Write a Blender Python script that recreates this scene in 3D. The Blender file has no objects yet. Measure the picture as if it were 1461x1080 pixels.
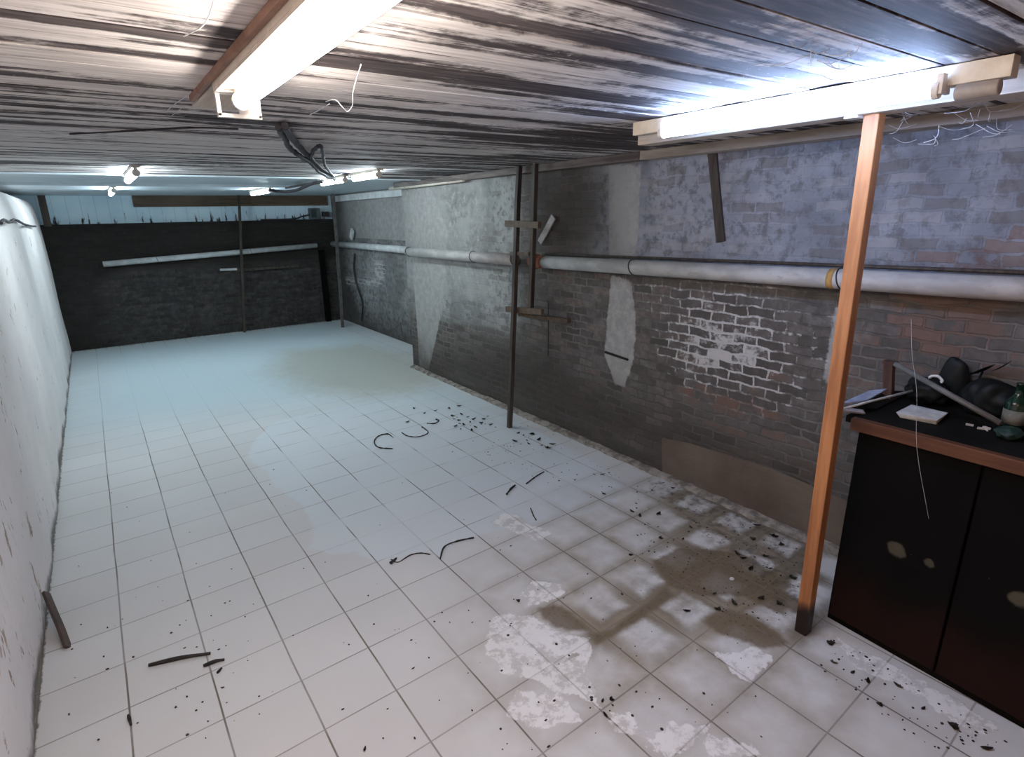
import bpy, bmesh, math, random
import numpy as np
from mathutils import Vector, Matrix
random.seed(7)
rng = np.random.default_rng(7)
SC = bpy.context.scene
COL = SC.collection

# ------------------------------------------------------------------ camera, world, exposure
F_PX, YAW, PITCH, ROLL, CAM_H = 826.96, .6137, .2765, -.0201, 1.742
_f0 = np.array([math.sin(YAW), math.cos(YAW), 0]); _r0 = np.array([math.cos(YAW), -math.sin(YAW), 0])
FW = _f0*math.cos(PITCH) - np.array([0, 0, 1])*math.sin(PITCH); _u0 = np.cross(_r0, FW)
RT = _r0*math.cos(ROLL) + _u0*math.sin(ROLL); UP = -_r0*math.sin(ROLL) + _u0*math.cos(ROLL)
cd = bpy.data.cameras.new('camera'); cam = bpy.data.objects.new('camera', cd); COL.objects.link(cam)
cd.sensor_width = 36; cd.lens = F_PX/1461*36; cd.clip_start = .02; cd.clip_end = 60
M4 = Matrix.Identity(4)
for i in range(3):
    M4[i][0], M4[i][1], M4[i][2] = RT[i], UP[i], -FW[i]
M4[2][3] = CAM_H
cam.matrix_world = M4
SC.camera = cam
w = bpy.data.worlds.new('world'); SC.world = w; w.use_nodes = True
w.node_tree.nodes['Background'].inputs[0].default_value = (.02, .025, .03, 1)
w.node_tree.nodes['Background'].inputs[1].default_value = .3
SC.view_settings.view_transform = 'Standard'; SC.view_settings.look = 'None'
SC.view_settings.exposure = 0.0; SC.view_settings.gamma = 1.0; SC.view_settings.use_curve_mapping = False
L_WARM, L_COOL, L_FAR = 92.0, 98.0, 74.0      # tube radiance
C_WARM, C_COOL, C_FAR = (1, .89, .80), (.42, .59, 1), (.76, .91, 1)

bl = bpy.data.lights.new('warm_bulb_light', 'POINT'); bl.energy = 14; bl.color = (1, .46, .22); bl.shadow_soft_size = .05
blo = bpy.data.objects.new('warm_bulb_light', bl); blo.location = (.10, -.45, 1.85); COL.objects.link(blo)   # bulb in the part of the room behind the camera

def on(ax, v, px, py):
    """point where the sight line through a photograph pixel meets the plane axis=v"""
    d = FW + RT*(px-730.5)/F_PX - UP*(py-540)/F_PX
    c = np.array([0, 0, CAM_H]); t = (v-c[ax])/d[ax]
    return Vector(c + t*d)
def FL(px, py): return on(2, 0, px, py)

XL, XR, XREC, YREC, YF, YB, ZC, YPL = -.46, 2.93, 3.45, 6.22, 10.1, -2.2, 2.095, 5.45

# ------------------------------------------------------------------ node helpers
class NT:
    def __init__(s, name):
        s.m = bpy.data.materials.new(name); s.m.use_nodes = True
        s.t = s.m.node_tree; s.b = s.t.nodes['Principled BSDF']
    def new(s, t, **k):
        n = s.t.nodes.new(t)
        for a, b in k.items(): setattr(n, a, b)
        return n
    def put(s, sock, v):
        if isinstance(v, bpy.types.NodeSocket): s.t.links.new(v, sock)
        elif isinstance(v, (tuple, list)) and sock.type == 'RGBA': sock.default_value = (*v[:3], 1)
        else: sock.default_value = v
    def m1(s, op, a, b=0.0, c=None, clamp=False):
        n = s.new('ShaderNodeMath', operation=op, use_clamp=clamp); s.put(n.inputs[0], a); s.put(n.inputs[1], b)
        if c is not None: s.put(n.inputs[2], c)
        return n.outputs[0]
    def ss(s, v, lo, hi, o0=0.0, o1=1.0):
        n = s.new('ShaderNodeMapRange', interpolation_type='SMOOTHSTEP')
        s.put(n.inputs[0], v); s.put(n.inputs[1], lo); s.put(n.inputs[2], hi); s.put(n.inputs[3], o0); s.put(n.inputs[4], o1)
        return n.outputs[0]
    def mix(s, f, a, b, bt='MIX'):
        n = s.new('ShaderNodeMix', data_type='RGBA', blend_type=bt)
        s.put(n.inputs[0], f); s.put(n.inputs[6], a); s.put(n.inputs[7], b); return n.outputs[2]
    def pos(s): return s.new('ShaderNodeTexCoord').outputs['Object']
    def xyz(s, v):
        n = s.new('ShaderNodeSeparateXYZ'); s.put(n.inputs[0], v); return n.outputs
    def cxyz(s, x, y, z=0.0):
        n = s.new('ShaderNodeCombineXYZ'); s.put(n.inputs[0], x); s.put(n.inputs[1], y); s.put(n.inputs[2], z); return n.outputs[0]
    def noise(s, v, sc=5, det=4, rough=.55, scale3=None, off=0):
        mp = s.new('ShaderNodeMapping'); s.put(mp.inputs[0], v)
        mp.inputs['Location'].default_value = (off, off*1.7, off*.6)
        if scale3: mp.inputs['Scale'].default_value = scale3
        n = s.new('ShaderNodeTexNoise'); s.put(n.inputs['Vector'], mp.outputs[0])
        n.inputs['Scale'].default_value = sc; n.inputs['Detail'].default_value = det; n.inputs['Roughness'].default_value = rough
        return n.outputs[0]
    def attr(s, name): return s.new('ShaderNodeAttribute', attribute_name=name).outputs['Fac']
    def bump(s, h, st=.3, d=.01):
        n = s.new('ShaderNodeBump'); n.inputs['Strength'].default_value = st; n.inputs['Distance'].default_value = d
        s.put(n.inputs['Height'], h); s.put(s.b.inputs['Normal'], n.outputs[0])
    def out(s, col=None, rough=None, metal=None, spec=None):
        if col is not None: s.put(s.b.inputs['Base Color'], col)
        if rough is not None: s.put(s.b.inputs['Roughness'], rough)
        if metal is not None: s.put(s.b.inputs['Metallic'], metal)
        if spec is not None: s.put(s.b.inputs['Specular IOR Level'], spec)
        return s.m

def simple(name, c1, c2=None, rough=.6, sc=8, stretch=None, metal=0.0, bump=.15, lo=.35, hi=.65, spec=.4, c3=None):
    n = NT(name); p = n.pos()
    c2 = c2 or tuple(x*.6 for x in c1)
    a = n.noise(p, sc, 5, .6, stretch)
    col = n.mix(n.ss(a, lo, hi), c2, c1)
    if c3: col = n.mix(n.ss(n.noise(p, sc*2.3, 4, .6, stretch, off=5), .58, .7), col, c3)
    if bump: n.bump(a, bump, .004)
    return n.out(col, rough, metal, spec)

def emis(name, c, s):
    n = NT(name); n.put(n.b.inputs['Base Color'], (.9, .9, .9))
    n.put(n.b.inputs['Emission Color'], c); n.put(n.b.inputs['Emission Strength'], s)
    return n.m

# ------------------------------------------------------------------ mesh helpers
def B(): return bmesh.new()
def box(bm, x0, x1, y0, y1, z0, z1):
    v = [bm.verts.new(p) for p in [(x0,y0,z0),(x1,y0,z0),(x1,y1,z0),(x0,y1,z0),(x0,y0,z1),(x1,y0,z1),(x1,y1,z1),(x0,y1,z1)]]
    for f in [(3,2,1,0),(4,5,6,7),(0,1,5,4),(1,2,6,5),(2,3,7,6),(3,0,4,7)]: bm.faces.new([v[i] for i in f])
def hexa(bm, pts):
    v = [bm.verts.new(p) for p in pts]
    for f in [(3,2,1,0),(4,5,6,7),(0,1,5,4),(1,2,6,5),(2,3,7,6),(3,0,4,7)]: bm.faces.new([v[i] for i in f])
def bar(bm, p, q, wd, th, side=(0, 1, 0), seg=1, wob=0):
    """rectangular bar p->q; wd along 'side', th across"""
    p, q = Vector(p), Vector(q); d = (q-p).normalized(); s = Vector(side); s = (s-d*s.dot(d)).normalized(); n = d.cross(s)
    rings = []
    for k in range(seg+1):
        c = p.lerp(q, k/seg)
        if wob and 0 < k: c = c + s*random.uniform(-wob, wob) + n*random.uniform(-wob, wob)
        rings.append([bm.verts.new(c + s*a*wd/2 + n*b*th/2) for a, b in ((-1,-1),(1,-1),(1,1),(-1,1))])
    for k in range(seg):
        for i in range(4): bm.faces.new([rings[k][i], rings[k][(i+1)%4], rings[k+1][(i+1)%4], rings[k+1][i]])
    bm.faces.new(rings[0][::-1]); bm.faces.new(rings[-1])
def tube(bm, pts, r, n=10, cap=True):
    pts = [Vector(p) for p in pts]; rings = []; ref = None
    rr = r if isinstance(r, (list, tuple)) else [r]*len(pts)
    for k, p in enumerate(pts):
        d = (pts[min(k+1, len(pts)-1)]-pts[max(k-1, 0)]).normalized()
        if ref is None: ref = d.orthogonal().normalized()
        ref = (ref-d*ref.dot(d)).normalized(); b = d.cross(ref)
        rings.append([bm.verts.new(p+(ref*math.cos(2*math.pi*i/n)+b*math.sin(2*math.pi*i/n))*rr[k]) for i in range(n)])
    for k in range(len(pts)-1):
        for i in range(n):
            f = bm.faces.new([rings[k][i], rings[k][(i+1)%n], rings[k+1][(i+1)%n], rings[k+1][i]]); f.smooth = True
    if cap: bm.faces.new(rings[0][::-1]); bm.faces.new(rings[-1])
def lathe(bm, base, prof, n=16):
    rings = []
    for r, z in prof: rings.append([bm.verts.new(Vector(base)+Vector((r*math.cos(2*math.pi*i/n), r*math.sin(2*math.pi*i/n), z))) for i in range(n)])
    for k in range(len(prof)-1):
        for i in range(n):
            f = bm.faces.new([rings[k][i], rings[k][(i+1)%n], rings[k+1][(i+1)%n], rings[k+1][i]]); f.smooth = True
    bm.faces.new(rings[0][::-1]); bm.faces.new(rings[-1])
def smooth_path(pts, n=6):
    pts = [Vector(p) for p in pts]; out = []
    P = [pts[0]*2-pts[1]] + pts + [pts[-1]*2-pts[-2]]
    for i in range(1, len(P)-2):
        a, b, c, d = P[i-1:i+3]
        for k in range(n):
            t = k/n; out.append(.5*((2*b)+(c-a)*t+(2*a-5*b+4*c-d)*t*t+(3*b-a-3*c+d)*t**3))
    out.append(pts[-1]); return out
def obj(name, bm, m, parent=None, bevel=0, smooth=False, origin=True, fixn=True):
    if fixn: bmesh.ops.recalc_face_normals(bm, faces=bm.faces[:])
    me = bpy.data.meshes.new(name)
    off = Vector((0, 0, 0)); o = None
    if parent is not None:
        r = parent
        while r.parent: r = r.parent
        off = r.location.copy()
    elif origin and len(bm.verts):
        c = [v.co for v in bm.verts]
        off = Vector(((min(v.x for v in c)+max(v.x for v in c))/2, (min(v.y for v in c)+max(v.y for v in c))/2, min(v.z for v in c)))
    if off.length: bmesh.ops.translate(bm, verts=bm.verts[:], vec=-off)
    if smooth:
        for f in bm.faces: f.smooth = True
    bm.to_mesh(me); bm.free(); me.materials.append(m)
    o = bpy.data.objects.new(name, me); COL.objects.link(o)
    if parent is not None: o.parent = parent
    else: o.location = off
    if bevel:
        md = o.modifiers.new('bevel', 'BEVEL'); md.width = bevel; md.segments = 2; md.limit_method = 'ANGLE'
    return o
def tag(o, label, cat, group=None, kind=None):
    o['label'] = label; o['category'] = cat
    if group: o['group'] = group
    if kind: o['kind'] = kind
    return o
def thing(name, loc, label, cat, group=None):
    o = bpy.data.objects.new(name, None); o.empty_display_size = .1; o.location = loc; COL.objects.link(o)
    return tag(o, label, cat, group)
def struct(name, bm, m, **k):
    o = obj(name, bm, m, origin=False, **k); o['kind'] = 'structure'; return o

# masks stored on mesh vertices (shape of real stains / plaster patches, and the far lamps' floor tint)
def sdf(poly, U, V):
    """signed distance to polygon (negative inside)"""
    P = np.array(poly, float); d = np.full(U.shape, 1e9); ins = np.zeros(U.shape, bool)
    for i in range(len(P)):
        a, b = P[i], P[(i+1) % len(P)]; e = b-a
        wx, wy = U-a[0], V-a[1]; t = np.clip((wx*e[0]+wy*e[1])/(e@e+1e-12), 0, 1)
        d = np.minimum(d, (wx-e[0]*t)**2+(wy-e[1]*t)**2)
        c = (a[1] > V) != (b[1] > V)
        with np.errstate(divide='ignore', invalid='ignore'):
            xx = a[0]+(V-a[1])/(b[1]-a[1])*(b[0]-a[0])
        ins ^= c & (U < xx)
    d = np.sqrt(d); return np.where(ins, -d, d)
def msk(polys, U, V, soft):
    m = np.zeros(U.shape)
    for p in polys: m = np.maximum(m, np.clip(.5-sdf(p, U, V)/(2*soft), 0, 1))
    return m
def setattr_f(me, name, arr):
    a = me.attributes.new(name, 'FLOAT', 'POINT'); a.data.foreach_set('value', np.asarray(arr, np.float32).ravel())
def grid_mesh(name, us, vs, fn, m):
    U, V = np.meshgrid(np.array(us), np.array(vs)); nu, nv = len(us), len(vs)
    X, Y, Z = fn(U, V)
    co = np.stack([X, Y, Z], -1).reshape(-1, 3)
    idx = np.arange(nu*nv).reshape(nv, nu)
    fc = np.stack([idx[:-1, :-1], idx[:-1, 1:], idx[1:, 1:], idx[1:, :-1]], -1).reshape(-1, 4)
    me = bpy.data.meshes.new(name); me.from_pydata(co.tolist(), [], fc.tolist()); me.update()
    me.polygons.foreach_set('use_smooth', np.ones(len(fc), bool))
    me.materials.append(m)
    o = bpy.data.objects.new(name, me); COL.objects.link(o); o['kind'] = 'structure'
    return o, U, V

# ------------------------------------------------------------------ materials
TS, TCX, TCY, TSK = .28, 1.6388, -5.0414, math.tan(.0494)
def floor_mat():
    n = NT('floor_tiles'); p = n.pos(); x, y, z = n.xyz(p)
    wob = n.m1('MULTIPLY', n.m1('SUBTRACT', n.noise(p, 1.3, 2), .5), .05)
    i = n.m1('ADD', n.m1('MULTIPLY_ADD', x, 1/TS, TCX), wob)
    j = n.m1('ADD', n.m1('SUBTRACT', n.m1('MULTIPLY_ADD', y, 1/TS, TCY), n.m1('MULTIPLY', i, TSK)), wob)
    di = n.m1('ABSOLUTE', n.m1('SUBTRACT', i, n.m1('ROUND', i)))
    dj = n.m1('ABSOLUTE', n.m1('SUBTRACT', j, n.m1('ROUND', j)))
    gi = n.ss(di, .007, .016, 1, 0); gj = n.m1('MULTIPLY', n.ss(dj, .006, .014, 1, 0), .72)
    grout = n.m1('MAXIMUM', gi, gj)
    wn = n.new('ShaderNodeTexWhiteNoise', noise_dimensions='2D'); n.put(wn.inputs['Vector'], n.cxyz(n.m1('FLOOR', i), n.m1('FLOOR', j)))
    col = n.mix(wn.outputs[0], (.65, .65, .645), (.70, .70, .695))
    big = n.noise(p, 1.1, 3, .5, off=3)
    col = n.mix(n.m1('MULTIPLY', n.ss(big, .4, .75), .6), col, (.605, .595, .58))
    fine = n.noise(p, 55, 4, .7, off=2); mid = n.noise(p, 9, 5, .65, off=9); med = n.noise(p, 24, 5, .65, off=12)
    col = n.mix(n.m1('MULTIPLY', n.ss(fine, .62, .75), .25), col, (.38, .35, .32))
    nz = n.m1('SUBTRACT', mid, .5); nz2 = n.m1('SUBTRACT', med, .5)
    def M(name, amp, lo=.42, hi=.58, amp2=.3):
        v = n.m1('ADD', n.attr(name), n.m1('MULTIPLY', nz, amp)); v = n.m1('ADD', v, n.m1('MULTIPLY', nz2, amp2))
        return n.ss(v, lo, hi)
    film = M('film', .35, .40, .60); lamp_tint = n.attr('lamp_tint')
    gvis = n.m1('MULTIPLY', grout, n.m1('SUBTRACT', 1, n.m1('MULTIPLY', n.ss(n.noise(p, 3.2, 3, .5, off=21), .42, .6), n.m1('MULTIPLY_ADD', film, .5, .3))))
    gvis = n.m1('MULTIPLY', gvis, n.m1('SUBTRACT', 1, n.m1('MULTIPLY', lamp_tint, .92)))
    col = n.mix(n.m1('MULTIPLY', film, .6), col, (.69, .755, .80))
    col = n.mix(lamp_tint, col, (.60, .70, .735))  # cyan wash of the far lamps painted into the floor colour
    tan = M('tan', .5, .2, .9); col = n.mix(n.m1('MULTIPLY', tan, .6), col, (.42, .38, .28))
    # brown seepage is strongest along the joints, tile centres stay pale
    dmin = n.m1('MINIMUM', di, dj)
    joint = n.ss(dmin, .03, .30, 1, .0)
    br = n.attr('brown'); brm = n.m1('MULTIPLY', br, n.m1('MULTIPLY_ADD', n.m1('ADD', joint, n.m1('MULTIPLY', nz, 1.8)), 1.25, .12), clamp=True)
    col = n.mix(brm, col, (.085, .058, .034))
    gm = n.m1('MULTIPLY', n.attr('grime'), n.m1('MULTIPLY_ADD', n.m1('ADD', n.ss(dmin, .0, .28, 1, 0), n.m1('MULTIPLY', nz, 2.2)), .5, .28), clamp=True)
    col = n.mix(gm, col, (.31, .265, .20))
    crust = M('crust', 1.1, .46, .56, .5)
    cc = n.mix(n.ss(n.noise(p, 16, 7, .72, off=31), .42, .54), (.60, .58, .56), (.84, .835, .825))
    col = n.mix(n.m1('MULTIPLY', crust, .9), col, cc)
    wet = M('wet', .5, .3, .7); col = n.mix(n.m1('MULTIPLY', wet, .85), col, (.145, .108, .066))
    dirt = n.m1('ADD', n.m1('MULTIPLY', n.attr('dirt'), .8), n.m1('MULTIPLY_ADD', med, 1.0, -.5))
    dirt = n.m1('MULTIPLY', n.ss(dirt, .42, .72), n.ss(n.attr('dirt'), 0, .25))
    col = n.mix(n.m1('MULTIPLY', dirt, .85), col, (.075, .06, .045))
    col = n.mix(n.m1('MULTIPLY', gvis, n.m1('SUBTRACT', 1, n.m1('MULTIPLY', crust, .6))), col, (.17, .145, .12))
    h = n.m1('ADD', n.m1('MULTIPLY', grout, -.6), n.m1('MULTIPLY', crust, n.m1('MULTIPLY_ADD', med, .8, .6)))
    n.bump(h, .35, .004)
    rough = n.m1('ADD', n.m1('MULTIPLY', n.m1('SUBTRACT', fine, .5), .3), n.m1('MULTIPLY_ADD', crust, .3, .48))
    rough = n.m1('SUBTRACT', rough, n.m1('MULTIPLY', wet, .18))
    return n.out(col, rough, spec=.3)

def brick_mat(name, dark=1.0):
    n = NT(name); p = n.pos(); x, y, z = n.xyz(p)
    h = n.m1('ADD', x, y) if name == 'brick_far' else y
    d1 = n.m1('MULTIPLY', n.m1('SUBTRACT', n.noise(p, 9, 4), .5), .05)
    d2 = n.m1('MULTIPLY', n.m1('SUBTRACT', n.noise(p, 8, 4, off=7), .5), .045)
    v = n.cxyz(n.m1('ADD', h, d1), n.m1('ADD', z, d2))
    bt = n.new('ShaderNodeTexBrick'); n.put(bt.inputs['Vector'], v)
    bt.inputs['Scale'].default_value = 1; bt.inputs['Brick Width'].default_value = .155; bt.inputs['Row Height'].default_value = .0555
    bt.inputs['Mortar Size'].default_value = .007; bt.inputs['Mortar Smooth'].default_value = .35; bt.inputs['Bias'].default_value = 0
    bt.inputs['Color1'].default_value = (0, 0, 0, 1); bt.inputs['Color2'].default_value = (1, 1, 1, 1); bt.inputs['Mortar'].default_value = (.5, .5, .5, 1)
    mort = bt.outputs['Fac']; rnd = n.xyz(bt.outputs['Color'])[0]
    a = n.noise(p, 2.2, 5, .6); b = n.noise(p, 14, 5, .7, off=4); c = n.noise(p, 45, 4, .7, off=8)
    col = n.mix(rnd, (.085, .076, .07), (.175, .162, .152))
    col = n.mix(n.m1('MULTIPLY', n.ss(n.m1('ADD', rnd, n.m1('MULTIPLY', a, .8)), 1.05, 1.35), .4), col, (.165, .10, .075))
    col = n.mix(n.ss(b, .42, .62), n.mix(.45, col, (.05, .043, .037)), col)
    mc = n.mix(n.ss(a, .40, .62), (.07, .063, .056), (.20, .19, .18))
    col = n.mix(n.m1('MULTIPLY', mort, .6 if name != 'brick_far' else .2), col, mc)
    nz = n.m1('SUBTRACT', b, .5); na = n.m1('SUBTRACT', a, .5)
    def M(nm, amp, lo=.4, hi=.6, amp2=0.0):
        vv = n.m1('ADD', n.attr(nm), n.m1('MULTIPLY', nz, amp))
        if amp2: vv = n.m1('ADD', vv, n.m1('MULTIPLY', na, amp2))
        return n.ss(vv, lo, hi)
    sm = M('smooth', .6, .35, .75)          # thin limewash over the upper courses
    far = n.ss(y, 2.7, 3.9)
    lw = n.mix(n.ss(a, .35, .65), n.mix(far, (.185, .20, .235), (.20, .205, .195)), n.mix(far, (.33, .35, .40), (.35, .36, .345))); lw = n.mix(n.m1('MULTIPLY', n.ss(b, .46, .64), .85), lw, (.12, .12, .135))  # near limewash is bluer: some of the cool lamp's tint is in the colour
    lw = n.mix(n.m1('MULTIPLY', mort, .12), lw, (.30, .30, .31))
    lw = n.mix(n.m1('MULTIPLY', n.ss(rnd, .72, .95), .3), lw, (.40, .39, .385))
    lw = n.mix(n.m1('MULTIPLY', n.ss(rnd, .28, .1), .5), lw, (.15, .13, .12))
    col = n.mix(n.m1('MULTIPLY', sm, .85), col, lw)
    pl = M('plaster', .5, .42, .6)          # cement patches
    pc = n.mix(n.ss(b, .35, .7), (.28, .272, .262), (.38, .375, .365))
    col = n.mix(n.m1('MULTIPLY', pl, .92), col, pc)
    gr = M('dark', .8, .2, .85, .7)         # damp soot low on the walls; also darker zones higher up and in corners
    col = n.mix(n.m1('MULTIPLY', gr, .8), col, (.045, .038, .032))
    wh = n.m1('ADD', n.attr('white'), n.m1('ADD', n.m1('MULTIPLY', nz, 2.6), n.m1('MULTIPLY', n.m1('SUBTRACT', mort, .42), .6)))
    wh = n.m1('ADD', wh, n.m1('MULTIPLY_ADD', rnd, .7, -.4))
    wh = n.m1('MULTIPLY', n.ss(wh, .5, .95), n.ss(n.attr('white'), 0, .3))
    col = n.mix(n.m1('MULTIPLY', wh, .75), col, (.58, .57, .555))
    red = n.m1('MULTIPLY', n.ss(n.m1('ADD', n.attr('red'), n.m1('ADD', n.m1('MULTIPLY', nz, 1.5), n.m1('MULTIPLY_ADD', rnd, 1.2, -.65))), .6, .9), n.ss(n.attr('red'), 0, .3))
    col = n.mix(n.m1('MULTIPLY', red, .55), col, (.155, .082, .055))
    rn = M('render', .15, .45, .55)         # brown render band low on the wall
    col = n.mix(rn, col, n.mix(n.ss(a, .3, .7), (.10, .075, .058), (.155, .125, .10)))
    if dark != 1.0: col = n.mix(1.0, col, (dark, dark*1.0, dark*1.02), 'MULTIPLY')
    flat = n.m1('MAXIMUM', n.m1('MAXIMUM', pl, rn), n.m1('MULTIPLY', sm, .6))
    hh = n.m1('ADD', n.m1('MULTIPLY', n.m1('SUBTRACT', 1, mort), n.m1('SUBTRACT', 1, n.m1('MULTIPLY', flat, .9))), n.m1('MULTIPLY_ADD', b, .7, n.m1('MULTIPLY', c, .3)))
    n.bump(hh, .7, .008)
    return n.out(col, .8, spec=.2)

def plank_mat():
    n = NT('ceiling_planks'); p = n.pos(); x, y, z = n.xyz(p)
    pid = n.m1('FLOOR', n.m1('DIVIDE', y, .118))
    wn = n.new('ShaderNodeTexWhiteNoise', noise_dimensions='1D'); n.put(wn.inputs['W'], pid)
    q = n.cxyz(n.m1('ADD', x, n.m1('MULTIPLY', wn.outputs[0], 7)), y, 0)
    s1 = n.noise(q, 1, 3, .5, (.62, 8.5, 1)); s2 = n.noise(q, 1, 6, .7, (4, 55, 1), off=3); s3 = n.noise(p, .7, 3, .5, off=11); s4 = n.noise(p, 18, 5, .7, off=2)
    v = n.m1('ADD', n.m1('ADD', s1, n.m1('MULTIPLY', n.m1('SUBTRACT', s3, .5), .55)), n.m1('MULTIPLY', n.m1('SUBTRACT', s4, .5), .22))
    v = n.m1('ADD', v, n.m1('MULTIPLY', n.m1('SUBTRACT', wn.outputs[0], .5), .12))
    v = n.m1('ADD', v, n.m1('MULTIPLY', n.m1('SUBTRACT', s2, .5), .24))
    v = n.m1('SUBTRACT', v, n.ss(x, .9, 2.6, 0, .075))
    paint = n.ss(v, .40, .50)
    pc = n.mix(n.ss(s2, .35, .65), (.46, .43, .415), (.70, .67, .65))
    dk = n.mix(n.ss(s2, .4, .65), (.035, .028, .03), (.11, .09, .088))
    col = n.mix(paint, dk, pc)
    sp = n.m1('MULTIPLY', n.ss(n.noise(p, 60, 3, .6, off=6), .66, .72), n.ss(n.noise(p, 2.5, 2, .5, off=16), .5, .62))
    col = n.mix(n.m1('MULTIPLY', sp, .8), col, (.75, .73, .71))
    fr = n.m1('FRACT', n.m1('DIVIDE', y, .118)); gap = n.ss(n.m1('ABSOLUTE', n.m1('SUBTRACT', fr, .5)), .468, .49)
    col = n.mix(n.m1('MULTIPLY', gap, .85), col, (.02, .016, .016))
    n.bump(n.m1('ADD', n.m1('MULTIPLY', paint, .5), n.m1('ADD', n.m1('MULTIPLY', gap, -1.2), n.m1('MULTIPLY', s2, .6))), .5, .004)
    return n.out(col, .72, spec=.25)

def white_wall_mat():
    n = NT('limewashed_plaster'); p = n.pos()
    a = n.noise(p, 1.6, 4); b = n.noise(p, 9, 5, .65, off=4); c = n.noise(p, 1, 5, .65, (1, 13, 6.5), off=9)
    col = n.mix(n.ss(a, .35, .7), (.78, .735, .71), (.86, .815, .79))
    col = n.mix(n.m1('MULTIPLY', n.ss(b, .55, .75), .35), col, (.56, .53, .49))
    near = n.ss(n.xyz(p)[1], 1.0, 6.5, .17, .02)
    pk = n.ss(n.m1('ADD', c, n.m1('MULTIPLY', near, .35)), .655, .70)
    col = n.mix(n.m1('MULTIPLY', pk, .9), col, n.mix(n.ss(b, .4, .6), (.25, .15, .09), (.45, .35, .27)))
    lowz = n.ss(n.m1('ADD', n.xyz(p)[2], n.m1('MULTIPLY', n.m1('SUBTRACT', b, .5), .12)), .0, .07, .8, 0)
    col = n.mix(lowz, col, (.10, .085, .07))
    n.bump(n.m1('ADD', n.m1('MULTIPLY', b, .7), n.m1('MULTIPLY', pk, -.8)), .35, .006)
    return n.out(col, .75, spec=.25)

def wood_mat(name, c1, c2, foot=None, rough=.6, axis=2):
    st = [9, 9, 9]; st[axis] = .8
    n = NT(name); p = n.pos(); a = n.noise(p, 3, 5, .6, tuple(st)); b = n.noise(p, 6, 4, .6, off=5)
    col = n.mix(n.ss(a, .35, .65), c2, c1); col = n.mix(n.m1('MULTIPLY', n.ss(b, .55, .75), .5), col, c2)
    if foot:
        f = n.ss(n.m1('ADD', n.xyz(p)[2], n.m1('MULTIPLY', n.m1('SUBTRACT', b, .5), .1)), foot, foot+.07, 1, 0)
        col = n.mix(f, col, (.02, .012, .01))
    n.bump(a, .2, .003)
    return n.out(col, rough, spec=.3)

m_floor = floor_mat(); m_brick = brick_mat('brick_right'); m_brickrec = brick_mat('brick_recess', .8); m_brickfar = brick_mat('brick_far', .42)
m_plank = plank_mat(); m_white = white_wall_mat()
m_blue = simple('blue_limewash', (.58, .70, .80), (.47, .60, .72), .7, 3, (6, 1, 1), bump=.1)
def siding_mat():
    n = NT('blue_board_siding'); p = n.pos(); x, y, z = n.xyz(p)
    s = n.noise(p, 1, 5, .65, (14, 1, 2.2)); b = n.noise(p, 2.5, 3, off=4)
    fr = n.m1('FRACT', n.m1('DIVIDE', x, .16)); gap = n.ss(n.m1('ABSOLUTE', n.m1('SUBTRACT', fr, .5)), .475, .495)
    col = n.mix(n.ss(b, .35, .7), (.72, .90, .98), (.62, .81, .93))
    low = n.ss(z, 1.70, 2.0, .16, .02)
    col = n.mix(n.m1('MULTIPLY', gap, .35), col, (.1, .13, .16))
    col = n.mix(n.ss(n.m1('ADD', s, low), .70, .75), col, (.03, .04, .05))
    return n.out(col, .7, spec=.2)
m_siding = siding_mat()
m_panel = simple('painted_ceiling_panel', (.60, .68, .72), (.50, .58, .63), .45, 2, (1, 6, 1), bump=.05)
m_post = wood_mat('orange_wood', (.44, .195, .08), (.29, .115, .045), foot=.10, rough=.45)
m_pale_x = wood_mat('pale_timber', (.62, .55, .46), (.45, .38, .30), axis=1)
m_dark_wood = wood_mat('dark_weathered_wood', (.075, .058, .045), (.035, .027, .022))
m_brown_wood = wood_mat('brown_wood', (.13, .09, .06), (.08, .055, .035), axis=0)
m_plate_lit = wood_mat('lit_wall_plate', (.42, .37, .32), (.28, .24, .205), axis=1)  # near stretch of the wall plate, lamp light put into a paler tone
m_plate_shaded = wood_mat('shaded_wall_plate', (.17, .14, .125), (.08, .065, .06), axis=1)  # far stretch of the same plate, shade put into a darker tone
m_pipe = simple('limescaled_white_pipe', (.46, .445, .43), (.34, .325, .31), .5, 14, (1, .5, 1), c3=(.36, .33, .30))
m_pipe_far = simple('grey_white_pipe', (.62, .64, .64), (.48, .50, .50), .5, 9)
m_rust = simple('rusty_collar', (.36, .17, .10), (.22, .10, .06), .8, 30)
m_ochre = simple('ochre_rust_stain', (.48, .27, .07), (.34, .20, .08), .7, 30)
m_wire = simple('dark_wire', (.03, .028, .027), rough=.5)
m_cable = simple('dusty_black_cable', (.055, .05, .055), (.025, .023, .026), .6, 40)
m_cobweb = simple('dusty_cobweb', (.66, .66, .68), (.5, .5, .52), .9, 50, bump=0)
m_metal_white = simple('cream_enamel', (.72, .67, .58), (.60, .54, .45), .4, 14)
m_holder = simple('white_plastic', (.78, .76, .72), (.66, .63, .58), .4, 20)
m_ballast = simple('grey_steel', (.40, .36, .33), (.30, .27, .25), .45, 12)
m_black = simple('black_painted_board', (.006, .0055, .005), (.004, .0035, .0035), .85, 4, spec=.05, bump=.08)
m_bag = simple('black_plastic', (.010, .013, .012), (.005, .006, .006), .55, 10, spec=.2)
m_bottle = NT('green_glass'); m_bottle.put(m_bottle.b.inputs['Base Color'], (.004, .02, .012)); m_bottle.put(m_bottle.b.inputs['Roughness'], .15); m_bottle = m_bottle.m
m_label = simple('faded_paper_label', (.16, .155, .13), (.10, .095, .08), .8, 25)
m_paper = simple('dirty_white_board', (.62, .60, .56), (.46, .44, .40), .7, 20)
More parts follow.
